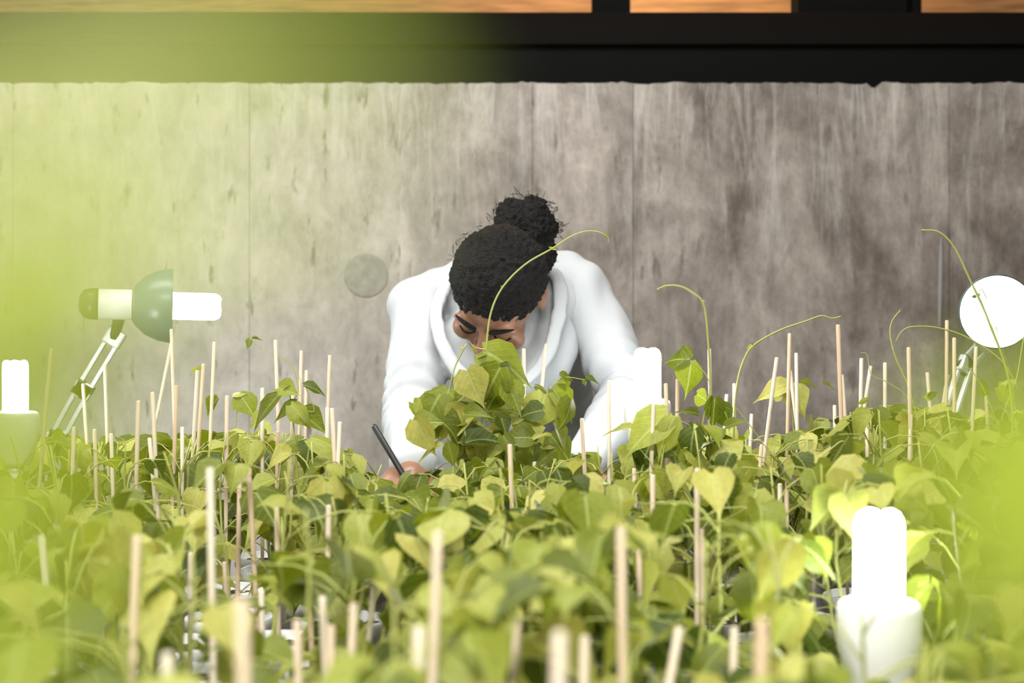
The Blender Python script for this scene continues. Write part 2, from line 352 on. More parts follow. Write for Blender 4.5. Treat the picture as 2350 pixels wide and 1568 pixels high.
def desk_lamp(label, head, aim, arm_pts, base, up=Vector((0, 0, 1)), bulb_dz=0.0):
    """articulated lamp: shade opening faces aim; head is the centre of the shade's rim"""
    z = aim.normalized(); x = up.cross(z).normalized(); y = z.cross(x)
    M = Matrix.Translation(head) @ Matrix((x, y, z)).transposed().to_4x4()
    t = thing('desk_lamp', label, 'lamp', base)
    bm = bmesh.new()
    lathe(bm, [(0.0645, 0.0), (0.0655, -0.004), (0.062, -0.024), (0.052, -0.046), (0.036, -0.063), (0.024, -0.070), (0.024, -0.0675), (0.0345, -0.0605), (0.050, -0.045), (0.060, -0.024), (0.0630, -0.002)], M, 48, False, False)
    sh = obj('shade', bm, M_shade, t)
    bm = bmesh.new(); lathe(bm, [(0.0625, -0.003), (0.0595, -0.024), (0.0495, -0.0445), (0.034, -0.0600), (0.0, -0.064)], M, 48, False, False); obj('reflector', bm, M_reflect, sh)
    bm = bmesh.new(); lathe(bm, [(0.0, -0.062), (0.0245, -0.064), (0.0265, -0.07), (0.0265, -0.128), (0.0, -0.129)], M, 32, False, False); obj('socket_housing', bm, M_white, t)
    bm = bmesh.new(); lathe(bm, [(0.0275, -0.125), (0.0275, -0.138), (0.024, -0.150), (0.013, -0.157), (0.0, -0.158)], M, 32, True, False); obj('end_cap', bm, M_dark, t)
    bm = bmesh.new(); lathe(bm, [(0.0, 0.0), (0.018, 0.0), (0.024, -0.004), (0.027, -0.014), (0.023, -0.055), (0.0, -0.056)], M @ Matrix.Translation((0, 0, -0.008)), 28, False, False); obj('ballast', bm, M_white, t)
    cfl(t, M @ Matrix.Translation((0, 0, -0.006)), 0.9 if bulb_dz == 0 else bulb_dz, False)
    # bracket hanging from the housing
    b0 = M @ Vector((0, 0, -0.085)); b1 = arm_pts[0]
    bm = bmesh.new(); tube(bm, [b0, lerp(b0, b1, 0.5), b1], [0.010, 0.010, 0.009], 12); obj('bracket', bm, M_dark, t)
    for i in range(len(arm_pts) - 1):
        a, b = arm_pts[i], arm_pts[i + 1]; d = (b - a).normalized(); side = Vector((d.z, 0, -d.x)).normalized() * 0.0105
        if side.length < 1e-3: side = Vector((0.0105, 0, 0))
        for sg in (-1, 1):
            bm = bmesh.new(); L_ = (b - a).length; q = d.to_track_quat('Z', 'X').to_matrix()
            box(bm, (a + b) / 2 + side * sg, (0.008, 0.008, L_), q, 0.0015); obj('arm_bar', bm, M_grey, t, False)
        for p in (a, b):
            bm = bmesh.new(); box(bm, p, (0.034, 0.014, 0.03), d.to_track_quat('Z', 'X').to_matrix(), 0.003); obj('arm_joint', bm, M_grey if p is a else M_dark, t, False)
    bm = bmesh.new(); lathe(bm, [(0.0, 0.0), (0.048, 0.0), (0.05, 0.006), (0.045, 0.02), (0.012, 0.026), (0.009, 0.05), (0.0, 0.05)], Matrix.Translation(base), 36, False, False); obj('base', bm, M_dark, t)
    return (base.x, base.y)
b1 = P(130, 784, 2.5); b1.z = TT
LAMPS.append(desk_lamp('smoky shaded desk lamp pointing sideways with its bulb sticking out, on jointed arm', P(395, 702, 2.5), Vector((1, 0.26, -0.02)),
                       [P(262, 775, 2.5), P(190, 895, 2.5), P(128, 1010, 2.5), Vector((b1.x, 2.5, TT + 0.05))], b1, bulb_dz=1.12))
b2 = P(2165, 784, 2.5); b2.z = TT
LAMPS.append(desk_lamp('round glowing desk lamp shining straight at the camera at the right edge', P(2289, 716, 2.47), Vector((-0.12, -1, -0.05)),
                       [P(2262, 790, 2.56), P(2216, 840, 2.55), P(2178, 955, 2.52), Vector((b2.x, 2.5, TT + 0.05))], b2, bulb_dz=0.8))

# ------------------------------------------------------------------ the person
pr = thing('person', 'person in white coat bent forward over plants, dark hair tied in bun, holding pen', 'person', (0, 2.98, 0))
Hc = P(1146, 670, 2.48)
HM = Matrix.Translation(Hc) @ Matrix.Rotation(R(-9), 4, 'Z') @ Matrix.Rotation(R(14), 4, 'Y') @ Matrix.Rotation(R(58), 4, 'X')
HR = HM.to_3x3()
SL, EL, WL = P(962, 708, 2.66), P(945, 952, 2.50), P(938, 1072, 2.27)
SR, ER, WR = P(1345, 676, 2.68), P(1452, 905, 2.54), P(1335, 1062, 2.34)
NB = Vector((0.0, 2.69, 1.305)); PEL = Vector((0.01, 3.0, 0.93))
def frame(d, n):
    d = d.normalized(); s = d.cross(n).normalized(); n = s.cross(d); return d, s, n
def hand(bm, wrist, f, n, curl, thumb_side, sc=1.0):
    f, s, n = frame(f, n)
    rot = Matrix((s, f, n)).transposed()
    ell(bm, wrist + f * 0.042, (0.038 * sc, 0.048 * sc, 0.0135 * sc), rot, 16)
    capsule(bm, [wrist - f * 0.01, wrist + f * 0.03], [0.021, 0.022], 12)
    for i, L_ in enumerate((0.066, 0.074, 0.069, 0.054)):
        b = wrist + f * (0.078 - abs(i - 1.3) * 0.004) + s * thumb_side * (0.029 - i * 0.0193); pts = [b - f * 0.02]; a = 0.25
        p = b.copy(); pts.append(p.copy())
        for seg, q in enumerate((0.45, 0.31, 0.24)):
            a += curl * (0.55 if seg == 0 else 0.8); p = p + (f * math.cos(a) - n * math.sin(a)) * L_ * q; pts.append(p.copy())
        capsule(bm, pts, [0.009, 0.0088, 0.0082, 0.0076, 0.0066], 10)
    b = wrist + f * 0.022 + s * thumb_side * 0.026
    capsule(bm, [b, b + f * 0.024 + s * thumb_side * 0.022 - n * 0.008, b + f * 0.052 + s * thumb_side * 0.022 - n * 0.022, b + f * 0.074 + s * thumb_side * 0.008 - n * 0.031], [0.0125, 0.0108, 0.0095, 0.0078], 10)
def torso(bm, k, legs=True):
    for i in range(11):
        u = i / 10; c = PEL.lerp(NB, u) + Vector((0, 0.03, 0.05)) * math.sin(u * math.pi)
        wdt = [0.165, 0.17, 0.162, 0.15, 0.142, 0.142, 0.147, 0.15, 0.148, 0.125, 0.09][i]; dep = [0.115, 0.115, 0.11, 0.1, 0.098, 0.104, 0.11, 0.11, 0.1, 0.085, 0.07][i]
        d = (NB - PEL).normalized(); s = Vector((1, 0, 0)); nn = s.cross(d)
        ell(bm, c, (wdt * k, dep * k, 0.085 * k), Matrix((s, -nn, d)).transposed(), 24)
bm = bmesh.new()
torso(bm, 0.86)
hb = HM @ Vector((0, 0.03, -0.08)); capsule(bm, [NB + Vector((0, 0.03, -0.02)), NB.lerp(hb, 0.5), hb, HM @ Vector((0, 0.01, -0.02))], [0.062, 0.053, 0.052, 0.05], 20)
for S_, E_, W_ in ((SL, EL, WL), (SR, ER, WR)):
    capsule(bm, [NB.lerp(S_, 0.35), S_, S_.lerp(E_, 0.5), E_, E_.lerp(W_, 0.35), W_], [0.052, 0.042, 0.036, 0.032, 0.031, 0.023], 18)
hand(bm, WL, Vector((0.18, -0.85, -0.42)), Vector((0.15, -0.42, 0.85)), 0.75, 1)
hand(bm, WR, Vector((-0.25, -0.8, -0.45)), Vector((-0.1, -0.45, 0.85)), 0.45, -1)
for sx in (-1, 1):
    hip = PEL + Vector((0.085 * sx, 0, -0.04)); kn = Vector((0.10 * sx, 2.93, 0.49)); an = Vector((0.11 * sx, 3.0, 0.085))
    capsule(bm, [hip, hip.lerp(kn, 0.5), kn, kn.lerp(an, 0.35), an], [0.085, 0.072, 0.055, 0.052, 0.036], 18)
    capsule(bm, [an, Vector((0.115 * sx, 2.88, 0.04))], [0.04, 0.03], 12)
def HP(x, y, z): return HM @ Vector((x, y, z))
ell(bm, HP(0, 0, 0.03), (0.073, 0.094, 0.098), HR, 32)
ell(bm, HP(0, -0.036, -0.05), (0.056, 0.054, 0.068), HR, 28)
ell(bm, HP(0, -0.074, -0.098), (0.024, 0.02, 0.02), HR, 16)
capsule(bm, [HP(0, -0.090, 0.018), HP(0, -0.104, -0.008), HP(0, -0.113, -0.028)], [0.007, 0.0085, 0.012], 14)
for s_ in (-1, 1):
    ell(bm, HP(0.0125 * s_, -0.1, -0.032), (0.0085, 0.011, 0.0085), HR, 12)
    ell(bm, HP(0.031 * s_, -0.083, 0.024), (0.027, 0.011, 0.0085), HR, 16)
    ell(bm, HP(0.031 * s_, -0.0785, 0.002), (0.0155, 0.0115, 0.0105), HR, 16)
    ell(bm, HP(0.040 * s_, -0.066, -0.032), (0.026, 0.022, 0.024), HR, 16)
    ell(bm, HP(0.076 * s_, 0.014, -0.008), (0.008, 0.021, 0.031), HR, 16)
ell(bm, HP(0, -0.090, -0.060), (0.024, 0.010, 0.0065), HR, 14); ell(bm, HP(0, -0.088, -0.072), (0.021, 0.010, 0.0075), HR, 14)
baked('body', bm, M_skin, pr, 0.0042, 3)
for s_ in (-1, 1):
    bm = bmesh.new(); pts = [HP(s_ * x, -y, z) for x, y, z in ((0.012, 0.0985, 0.023), (0.024, 0.0985, 0.030), (0.038, 0.094, 0.033), (0.052, 0.083, 0.027))]
    tube(bm, curve_pts(pts, 10), [0.003, 0.0042, 0.0046, 0.0046, 0.0044, 0.004, 0.0036, 0.003, 0.0022, 0.0015], 8); obj('eyebrow', bm, M_hair, pr)
    bm = bmesh.new(); pts = [HP(s_ * x, -y, z) for x, y, z in ((0.017, 0.0865, -0.004), (0.026, 0.0915, -0.007), (0.036, 0.0905, -0.007), (0.046, 0.083, -0.003))]
    tube(bm, curve_pts(pts, 10), 0.0016, 6); obj('eyelashes', bm, M_hair, pr)
# hair: cap to the hairline and the bun on the crown
bm = bmesh.new()
ell(bm, HP(0, -0.001, 0.055), (0.0845, 0.0925, 0.080), HR, 40); ell(bm, HP(0, 0.025, 0.02), (0.081, 0.073, 0.085), HR, 32)
def curly(a, f):
    return lambda co: a * noise.turbulence(co * f, 3, False) - a * 0.5
baked('hair', bm, M_hair, pr, 0.0035, 3, curly(0.005, 90))
bm = bmesh.new(); bc = P(1204, 526, 2.53)
ell(bm, bc, (0.058, 0.055, 0.056), None, 36); ell(bm, bc + Vector((0.012, 0, -0.045)), (0.047, 0.05, 0.045), None, 28)
for k in range(26):
    v = Vector((random.gauss(0, 1), random.gauss(0, 1), random.gauss(0, 1))).normalized(); ell(bm, bc + Vector((v.x * 0.052, v.y * 0.046, v.z * 0.05)), (0.016, 0.016, 0.016), None, 10)
baked('hair_bun', bm, M_hair, pr, 0.003, 2, curly(0.006, 120))
bm = bmesh.new()
for k in range(165):
    v = Vector((random.gauss(0, 1), random.gauss(0, 1), random.gauss(0, 1))).normalized()
    if k < 130: b = bc + Vector((v.x * 0.06, v.y * 0.053, v.z * 0.058))
    else:
        v = Vector((v.x, abs(v.y) * 0.4, abs(v.z))).normalized(); b = HP(v.x * 0.083, -0.001 + v.y * 0.089, 0.055 + v.z * 0.078); v = HR @ v
    d = Vector((random.gauss(0, 1), random.gauss(0, 1), random.gauss(0, 1))) * 0.006
    tube(bm, curve_pts([b - v * 0.004, b + v * 0.006 + d, b + v * 0.008 - d * .6, b + v * 0.009 + d * 0.3], 7), 0.0004, 3, False)
o = obj('flyaway_hair', bm, M_hair, pr); o['kind'] = 'stuff'
# coat: body, sleeves, skirt in one; collar and front placket of their own
bm = bmesh.new(); torso(bm, 1.02)
ell(bm, P(1165, 800, 2.57), (0.125, 0.06, 0.11), Euler((R(-30), 0, 0)).to_matrix(), 28)
ell(bm, P(1165, 690, 2.63), (0.125, 0.055, 0.08), Euler((R(-40), 0, 0)).to_matrix(), 28)
for S_, E_, W_ in ((SL, EL, WL), (SR, ER, WR)):
    capsule(bm, [NB.lerp(S_, 0.3) + Vector((0, 0.02, 0.0)), NB.lerp(S_, 0.7) + Vector((0, 0.01, 0.0)), S_, S_.lerp(E_, 0.35), S_.lerp(E_, 0.75), E_, E_.lerp(W_, 0.4), W_.lerp(E_, 0.04)], [0.078, 0.07, 0.062, 0.054, 0.049, 0.049, 0.044, 0.036], 24)
ell(bm, NB + Vector((0.045, 0.03, 0.012)), (0.085, 0.06, 0.05), None, 24)
ell(bm, NB + Vector((-0.06, 0.03, 0.0)), (0.085, 0.06, 0.048), None, 24)
for i in range(8):
    ell(bm, PEL + Vector((0, 0.0 - 0.01 * i, -0.04 * i)), (0.175 + 0.003 * i, 0.13, 0.06), None, 24)
def folds(co):
    a = 0.0
    for S_, E_, W_ in ((SL, EL, WL), (SR, ER, WR)):
        t = max(0, 1 - (co - E_).length / 0.14); a += 0.006 * t * math.sin((co - E_).dot((W_ - S_).normalized()) * 170 + 2.2 * noise.noise(co * 14))
    q = Vector((co.x * 11, co.y * 5, co.z * 3.4))
    return 0.003 + a + 0.016 * noise.noise(q) + 0.010 * noise.noise(q * 2.1 + Vector((5, 1, 2)))
baked('coat', bm, M_coat, pr, 0.0065, 5, folds)
bm = bmesh.new()
loop = [P(1036, 640, 2.60), P(1012, 715, 2.54), P(1026, 790, 2.47), P(1075, 862, 2.42), P(1150, 890, 2.41), P(1235, 830, 2.44), P(1272, 720, 2.52), P(1262, 630, 2.60), P(1150, 590, 2.70), P(1070, 600, 2.66)]
lp = curve_pts(loop + [loop[0]], 60)
for dr, r in ((0, 0.006), (0.007, 0.007), (0.014, 0.009)):
    tube(bm, [p + (p - Vector((-0.01, 2.55, 1.26))).normalized() * dr + Vector((0, 0.012, -0.004)) * (dr / 0.018) for p in lp], r, 12, True)
baked('collar', bm, M_coat, pr, 0.005, 5, lambda co: 0.004 * noise.noise(co * 22))
bm = bmesh.new(); box(bm, P(1175, 960, 2.58), (0.03, 0.008, 0.2), Euler((R(-28), 0, 0)).to_matrix(), 0.003); obj('placket', bm, M_coat, pr, False)
bm = bmesh.new()
for sx in (-1, 1):
    hip = PEL + Vector((0.085 * sx, 0, -0.04)); kn = Vector((0.10 * sx, 2.93, 0.49)); an = Vector((0.11 * sx, 3.0, 0.10))
    capsule(bm, [hip, hip.lerp(kn, 0.5), kn, kn.lerp(an, 0.5), an], [0.098, 0.085, 0.07, 0.064, 0.055], 20)
baked('trousers', bm, M_trouser, pr, 0.008, 4, lambda co: 0.006 * noise.noise(co * 9))
for sx in (-1, 1):
    bm = bmesh.new(); capsule(bm, [Vector((0.11 * sx, 3.02, 0.048)), Vector((0.113 * sx, 2.93, 0.045)), Vector((0.118 * sx, 2.84, 0.037))], [0.046, 0.045, 0.035], 16)
    for v in bm.verts: v.co.z = max(v.co.z, 0.001)
    baked('shoe', bm, M_dark, pr, 0.006, 3)
bm = bmesh.new(); a, b = P(857, 976, 2.25), P(948, 1128, 2.20); d = (b - a)
tube(bm, [a, lerp(a, b, 0.03), lerp(a, b, 0.88), lerp(a, b, 0.97), b], [0.0035, 0.0048, 0.0048, 0.0025, 0.0008], 14)
pen = tag(obj('pen', bm, M_dark), 'black pen held in the bent person\'s hand', 'pen')
# white sheet curled up beside the middle lamp
bm = bmesh.new(); g = []
for i in range(15):
    row = []
    for j in range(9):
        u, v = i / 14, j / 8; x = lerp(1392, 1560, u); zz = 1128 - 75 * (u ** 2.2) + 60 * (1 - v) ** 2
        row.append(bm.verts.new(P(x, zz, 2.06 - 0.13 * v + 0.06 * u)))
    g.append(row)
for i in range(14):
    for j in range(8): bm.faces.new((g[i][j], g[i + 1][j], g[i + 1][j + 1], g[i][j + 1]))
bmesh.ops.solidify(bm, geom=bm.faces[:], thickness=0.0012)
tag(obj('paper_sheet', bm, M_paper), 'curled white paper sheet lying in the leaves below the middle bulb lamp', 'paper')

# ------------------------------------------------------------------ bean plants and stakes
def leaf_mesh(name, cup, droop, twist, wid, wave, m):
    rows, cols = 7, 4; me = bpy.data.meshes.new(name); vs, fs, uvs = [], [], []
    prof = [0.32, 0.84, 1.0, 0.84, 0.56, 0.27, 0.085, 0.0]
    for i in range(rows + 1):
        v = i / rows
        for j in range(cols + 1):
            s = (j - cols / 2) / (cols / 2); x = 0.5 * wid * prof[i] * s
            y = v - (0.10 * abs(s) if i == 0 else 0.07 * abs(s) if i == 1 else 0.0)
            z = cup * abs(x) * (1.0 - 0.3 * v) - droop * v * v + wave * math.sin(v * 9 + j * 1.7) * abs(s) + twist * x * v
            vs.append((x, y - droop * 0.35 * v * v, z)); uvs.append((0.5 + x / wid, v))
    for i in range(rows):
        for j in range(cols):
            a = i * (cols + 1) + j; b = a + 1; c = b + cols + 1; d = a + cols + 1
            if i == rows - 1:
                fs.append((a, b, d + cols // 2 - j)) if True else None
            else: fs.append((a, b, c, d))
    me.from_pydata(vs, [], fs); uvl = me.uv_layers.new(name='UVMap')
    for lp_ in me.loops: uvl.data[lp_.index].uv = uvs[lp_.vertex_index]
    me.polygons.foreach_set('use_smooth', [True] * len(me.polygons)); me.materials.append(m); me.update(); return me
SHAPES = [(0.35, 0.15, 0.2, 0.78, 0.02), (0.2, 0.4, -0.5, 0.82, 0.03), (0.7, 0.25, 0.4, 0.74, 0.02), (-0.3, 0.5, 0.3, 0.8, 0.025), (0.5, 0.6, -0.3, 0.70, 0.03), (0.1, 0.05, 0.6, 0.84, 0.035), (0.9, 0.45, 0.0, 0.76, 0.03), (-0.15, 0.3, -0.7, 0.72, 0.03)]
LEAVES = [leaf_mesh('leaf_blade', *s, M_leaf) for s in SHAPES]
FRESH = [leaf_mesh('fresh_leaf_blade', *s, M_leaf_fresh) for s in SHAPES[:3]]
proto_leaf = {}
def add_leaf(plant, base, tip, nrm, me, wk=1.0, name='leaf'):
    o = proto_leaf.get(me)
    if o is None:
        o = bpy.data.objects.new(name, me); proto_leaf[me] = o
    else: o = o.copy()
    COL.objects.link(o)
    y = tip - base; L_ = y.length; y.normalize(); x = y.cross(nrm)
    x = x.normalized() if x.length > 1e-4 else Vector((1, 0, 0)); z = x.cross(y)
    M = Matrix.Translation(base - plant.location) @ Matrix((x * L_ * wk, y * L_, z * L_)).transposed().to_4x4()
    o.parent = plant; o.matrix_local = M
    return o
# canopy outline against the wall (pixel height of the foliage top along the frame) for the back plants
LINE = [(-400, 1020), (0, 990), (200, 1005), (420, 1000), (520, 985), (640, 985), (720, 985), (800, 1040), (880, 1085), (960, 1075), (1010, 1060), (1250, 1055), (1330, 1010), (1420, 1030), (1540, 1000), (1650, 970), (1750, 1015), (1830, 985), (1900, 945), (2050, 932), (2350, 935), (2800, 940)]
def line(px):
    for (a, ya), (b, yb) in zip(LINE, LINE[1:]):
        if a <= px <= b: return lerp(ya, yb, (px - a) / (b - a))
    return 980
KEEP = [(-30, 800, 100, 1085, 2.2), (1440, 770, 1530, 985, 2.2), (1900, 1135, 2125, 1580, 1.24), (1950, 1120, 2085, 1380, 1.0), (1180, 600, 1260, 830, 2.6)]
GLOW = [P(2017, y_, 1.24) for y_ in (1170, 1250, 1330)] + [P(1486, y_, 2.2) for y_ in (800, 870)]
def leaf_ok(*pts):
    for p in pts:
        if p.y < 0.3: return False
        if any((p - q).length < 0.052 for q in GLOW): return False
        x, y = px_of(p)
        lim = line(x) + (0 if p.y > 1.9 else 60 if p.y > 1.6 else 110 if p.y > 1.25 else 190 if p.y > 0.9 else 300)
        if y < lim: return False
        for x0, y0, x1, y1, d in KEEP:
            if p.y < d and x0 < x < x1 and y0 < y < y1: return False
    for tx, ty, bx, by, d in SHOWN:
        for p in pts[:2] + (pts[2].lerp(pts[3], 0.5),):
            if p.y < d - 0.004:
                x, y = px_of(p)
                if ty - 15 < y < by + 8 and abs(x - lerp(tx, bx, (y - ty) / max(1, by - ty))) < 0.0135 * F / p.y: return random.random() < 0.06
    return True
SHOWN = []

# --- stakes, as (top x, top y, x lower down, y lower down, width in px)
ST = [(1628,800,1630,910,9),(1783,820,1760,1000,9),(1812,765,1808,965,9),(1827,810,1828,880,9),(1813,850,1828,970,8.5),(1923,745,1930,940,10),(1932,860,1938,940,8.5),(1977,822,1975,940,9),(1998,840,1983,940,9),(2031,832,2037,930,9),(2085,797,2088,935,9.5),(2128,855,2132,905,8.5),(2173,735,2172,920,9),(2175,860,2166,920,8.5),(2190,775,2190,930,9),(2240,795,2233,945,9),(2262,890,2268,1000,8.5),(1398,873,1398,1090,9),(1528,880,1530,960,9),(1555,870,1554,960,8.5),(1335,960,1342,1090,8.5),(1500,930,1497,1010,9.5),(1668,905,1663,985,9),(1685,880,1685,905,8.5),(1725,950,1722,1010,8.5),(1915,930,1917,1020,8.5),(1990,975,1990,1060,9.5),(2090,950,2088,1025,9.5),(1748,1020,1744,1070,9.5),(1600,1075,1600,1170,13),(1790,1110,1790,1190,11),(1805,1125,1805,1200,11),(1868,1115,1868,1170,11),
(118,800,90,1118,9),(190,880,200,1030,8.5),(240,835,247,1030,8.5),(170,980,168,1045,9),(217,985,222,1190,9),(255,995,257,1060,9),(318,920,313,1100,9.5),(350,900,362,1165,10),(343,1005,356,1150,9.5),(405,885,395,1200,9),(393,755,400,960,8.5),(395,780,368,915,8.2),(418,980,418,1110,9),(453,850,440,1095,9),(467,835,455,1030,8.5),(492,785,484,975,8.5),(521,908,518,1230,9.5),(550,1100,547,1260,11),(571,1075,582,1275,10.5),(602,890,602,1110,9),(632,780,638,950,8.5),(637,990,635,1120,9),(672,890,668,1170,9.5),(692,805,685,1060,8.5),(703,850,700,1030,8.5),(757,815,750,1010,8.5),(751,935,750,1060,9),(762,937,770,1090,10),(780,968,776,1055,10),(482,1075,490,1568,17),(635,1155,637,1290,12.5),(316,1230,305,1568,21),(100,1230,112,1370,17),(438,1268,436,1568,13),(755,1160,752,1300,13),(1005,1220,993,1568,22),(1170,1020,1175,1160,11),(1425,1210,1428,1490,21),(1148,1420,1150,1568,20),(1188,1420,1180,1568,20),(555,1375,560,1568,30),(682,1425,685,1568,19),(740,1370,748,1568,17),(760,1435,758,1568,20),(812,1385,805,1568,20),(860,1330,845,1480,14),(712,1390,715,1500,14),(600,1355,602,1480,14),(515,1290,520,1390,12),(962,1440,960,1568,29),(1465,1255,1468,1350,13),(1610,1215,1612,1380,13.5),(1685,1440,1682,1568,18),(1750,1420,1745,1568,27),(1285,1450,1282,1568,29),(120,1480,120,1568,17),(175,1490,172,1568,17),(225,1330,228,1400,14),(385,1500,385,1568,27),(1202,800,1202,900,8.2),(1253,790,1254,880,8.2),(1342,1460,1340,1568,24),(1560,1440,1562,1568,20),(1498,1090,1498,1180,12),(30,1180,28,1290,14),(1455,1075,1457,1130,10)]
SOIL = 0.842
POTS = []          # (x, y, stakes)
stakes = []
def free(x, y, dist=0.112):
    if y > 2.53 or y < 0.42 or (y > 2.28 and -0.27 < x < 0.3): return False
    for lx, ly in LAMPS:
        if (x - lx) ** 2 + (y - ly) ** 2 < 0.106 ** 2: return False
    return all((x - p[0]) ** 2 + (y - p[1]) ** 2 >= dist ** 2 for p in POTS)
for (tx, ty, bx, by, wd) in ST:
    d0 = min(2.5, 0.0060 * F / wd); best = None
    for dd in (0, 0.04, -0.04, 0.08, -0.08, 0.12, -0.12, 0.17, -0.17, 0.22, -0.22, 0.28, -0.28):
        d = d0 + dd * min(1, d0 / 2)
        if d > 2.5: continue
        top = P(tx, ty, d); sl = (bx - tx) / (by - ty); base = Vector((top.x + sl * (top.z - SOIL), d, SOIL))
        near = min(POTS, key=lambda p: (p[0] - base.x) ** 2 + (p[1] - base.y) ** 2) if POTS else None
        if near and (near[0] - base.x) ** 2 + (near[1] - base.y) ** 2 < 0.036 ** 2 and len(near[2]) < 3: best = (top, base, near); break
        a = random.uniform(0, 6.28); q = (base.x + 0.022 * math.cos(a), base.y + 0.022 * math.sin(a))
        if free(*q): p = [q[0], q[1], []]; POTS.append(p); best = (top, base, p); break
    if best is None:
        d = d0; top = P(tx, ty, d); base = Vector((top.x, d, SOIL)); near = min(POTS, key=lambda p: (p[0] - base.x) ** 2 + (p[1] - base.y) ** 2)
        v = Vector((base.x - near[0], base.y - near[1], 0)); v = v.normalized() * min(v.length, 0.035); base = Vector((near[0] + v.x, near[1] + v.y, SOIL)); best = (top, base, near)
    best[2][2].append(1); stakes.append((best[0], best[1], tx)); SHOWN.append((tx, ty, bx, by, best[0].y))
for k in range(9000):
    y = random.uniform(0.5, 2.52); x = random.uniform(-1, 1) * (0.37 * y + 0.10)
    if free(x, y, 0.1135): POTS.append([x, y, []])
# named stakes
LM = [(-100, 480, 'under the sideways desk lamp'), (480, 880, 'between desk lamp and bent person'), (880, 1440, 'in front of the bent person'), (1440, 1900, 'right of the middle bulb lamp'), (1900, 2500, 'near the round glowing lamp')]
ORD = 'first second third fourth fifth sixth seventh eighth ninth tenth eleventh twelfth thirteenth fourteenth fifteenth sixteenth seventeenth eighteenth nineteenth twentieth'.split()
buckets = {}
for top, base, tx in stakes:
    row = 'back' if top.y > 1.95 else 'middle' if top.y > 1.3 else 'front'
    lm = next(l for a, b, l in LM if a <= tx < b)
    buckets.setdefault((row, lm), []).append((tx, top, base))
for (row, lm), lst in buckets.items():
    lst.sort(key=lambda s: s[0])
    for i, (tx, top, base) in enumerate(lst):
        d = (base - top).normalized(); foot = base + d * 0.05
        bm = bmesh.new(); rr = 0.0030
        tube(bm, [top, top + d * 0.0015, top.lerp(foot, 0.35), top.lerp(foot, 0.7), foot], [rr * 0.7, rr, rr, rr, rr * 0.5], 8)
        for v in bm.verts: v.co -= base
        o = obj('bamboo_stake', bm, M_bamboo); o.location = base
        lab = '%s bamboo stake from the left in the %s rows %s' % (ORD[i], row, lm) if len(lst) > 1 else 'only bamboo stake in the %s rows %s' % (row, lm)
        tag(o, lab, 'stake', 'bamboo stakes in the pots')

# --- pots (shared meshes) and plants
def pot_bm():
    bm = bmesh.new()
    lathe(bm, [(0.0, 0.0), (0.040, 0.0), (0.042, 0.004), (0.052, 0.105), (0.056, 0.107), (0.056, 0.122), (0.0535, 0.1235), (0.051, 0.122), (0.050, 0.112), (0.0, 0.1115)], None, 28, False, False)
    return bm
bm = pot_bm(); pot_me = bpy.data.meshes.new('pot'); bm.to_mesh(pot_me); bm.free(); pot_me.materials.append(M_pot); pot_me.polygons.foreach_set('use_smooth', [True] * len(pot_me.polygons))
bm = bmesh.new(); bmesh.ops.create_grid(bm, x_segments=14, y_segments=14, size=0.0495)
for v in bm.verts:
    r = math.hypot(v.co.x, v.co.y); m_ = max(abs(v.co.x), abs(v.co.y))
    if r > 1e-6: v.co *= m_ / r
    v.co.z = 0.1125 + 0.003 * noise.noise(v.co * 90)
soil_me = bpy.data.meshes.new('soil'); bm.to_mesh(soil_me); bm.free(); soil_me.materials.append(M_soil)
def zone(x, y):
    px = 1175 + x / y * F
    row = 'back' if y > 1.95 else 'middle' if y > 1.3 else 'front'
    return row, next((l for a, b, l in LM if a <= px < b), 'at the far left' if px < 0 else 'at the far right')
def new_plant(x, y, label, group, stalks, name='bean_plant', z0=TT):
    t = thing(name, label, 'plant', (x, y, z0), group)
    link('pot', pot_me, None, t); link('soil', soil_me, None, t)
    return t
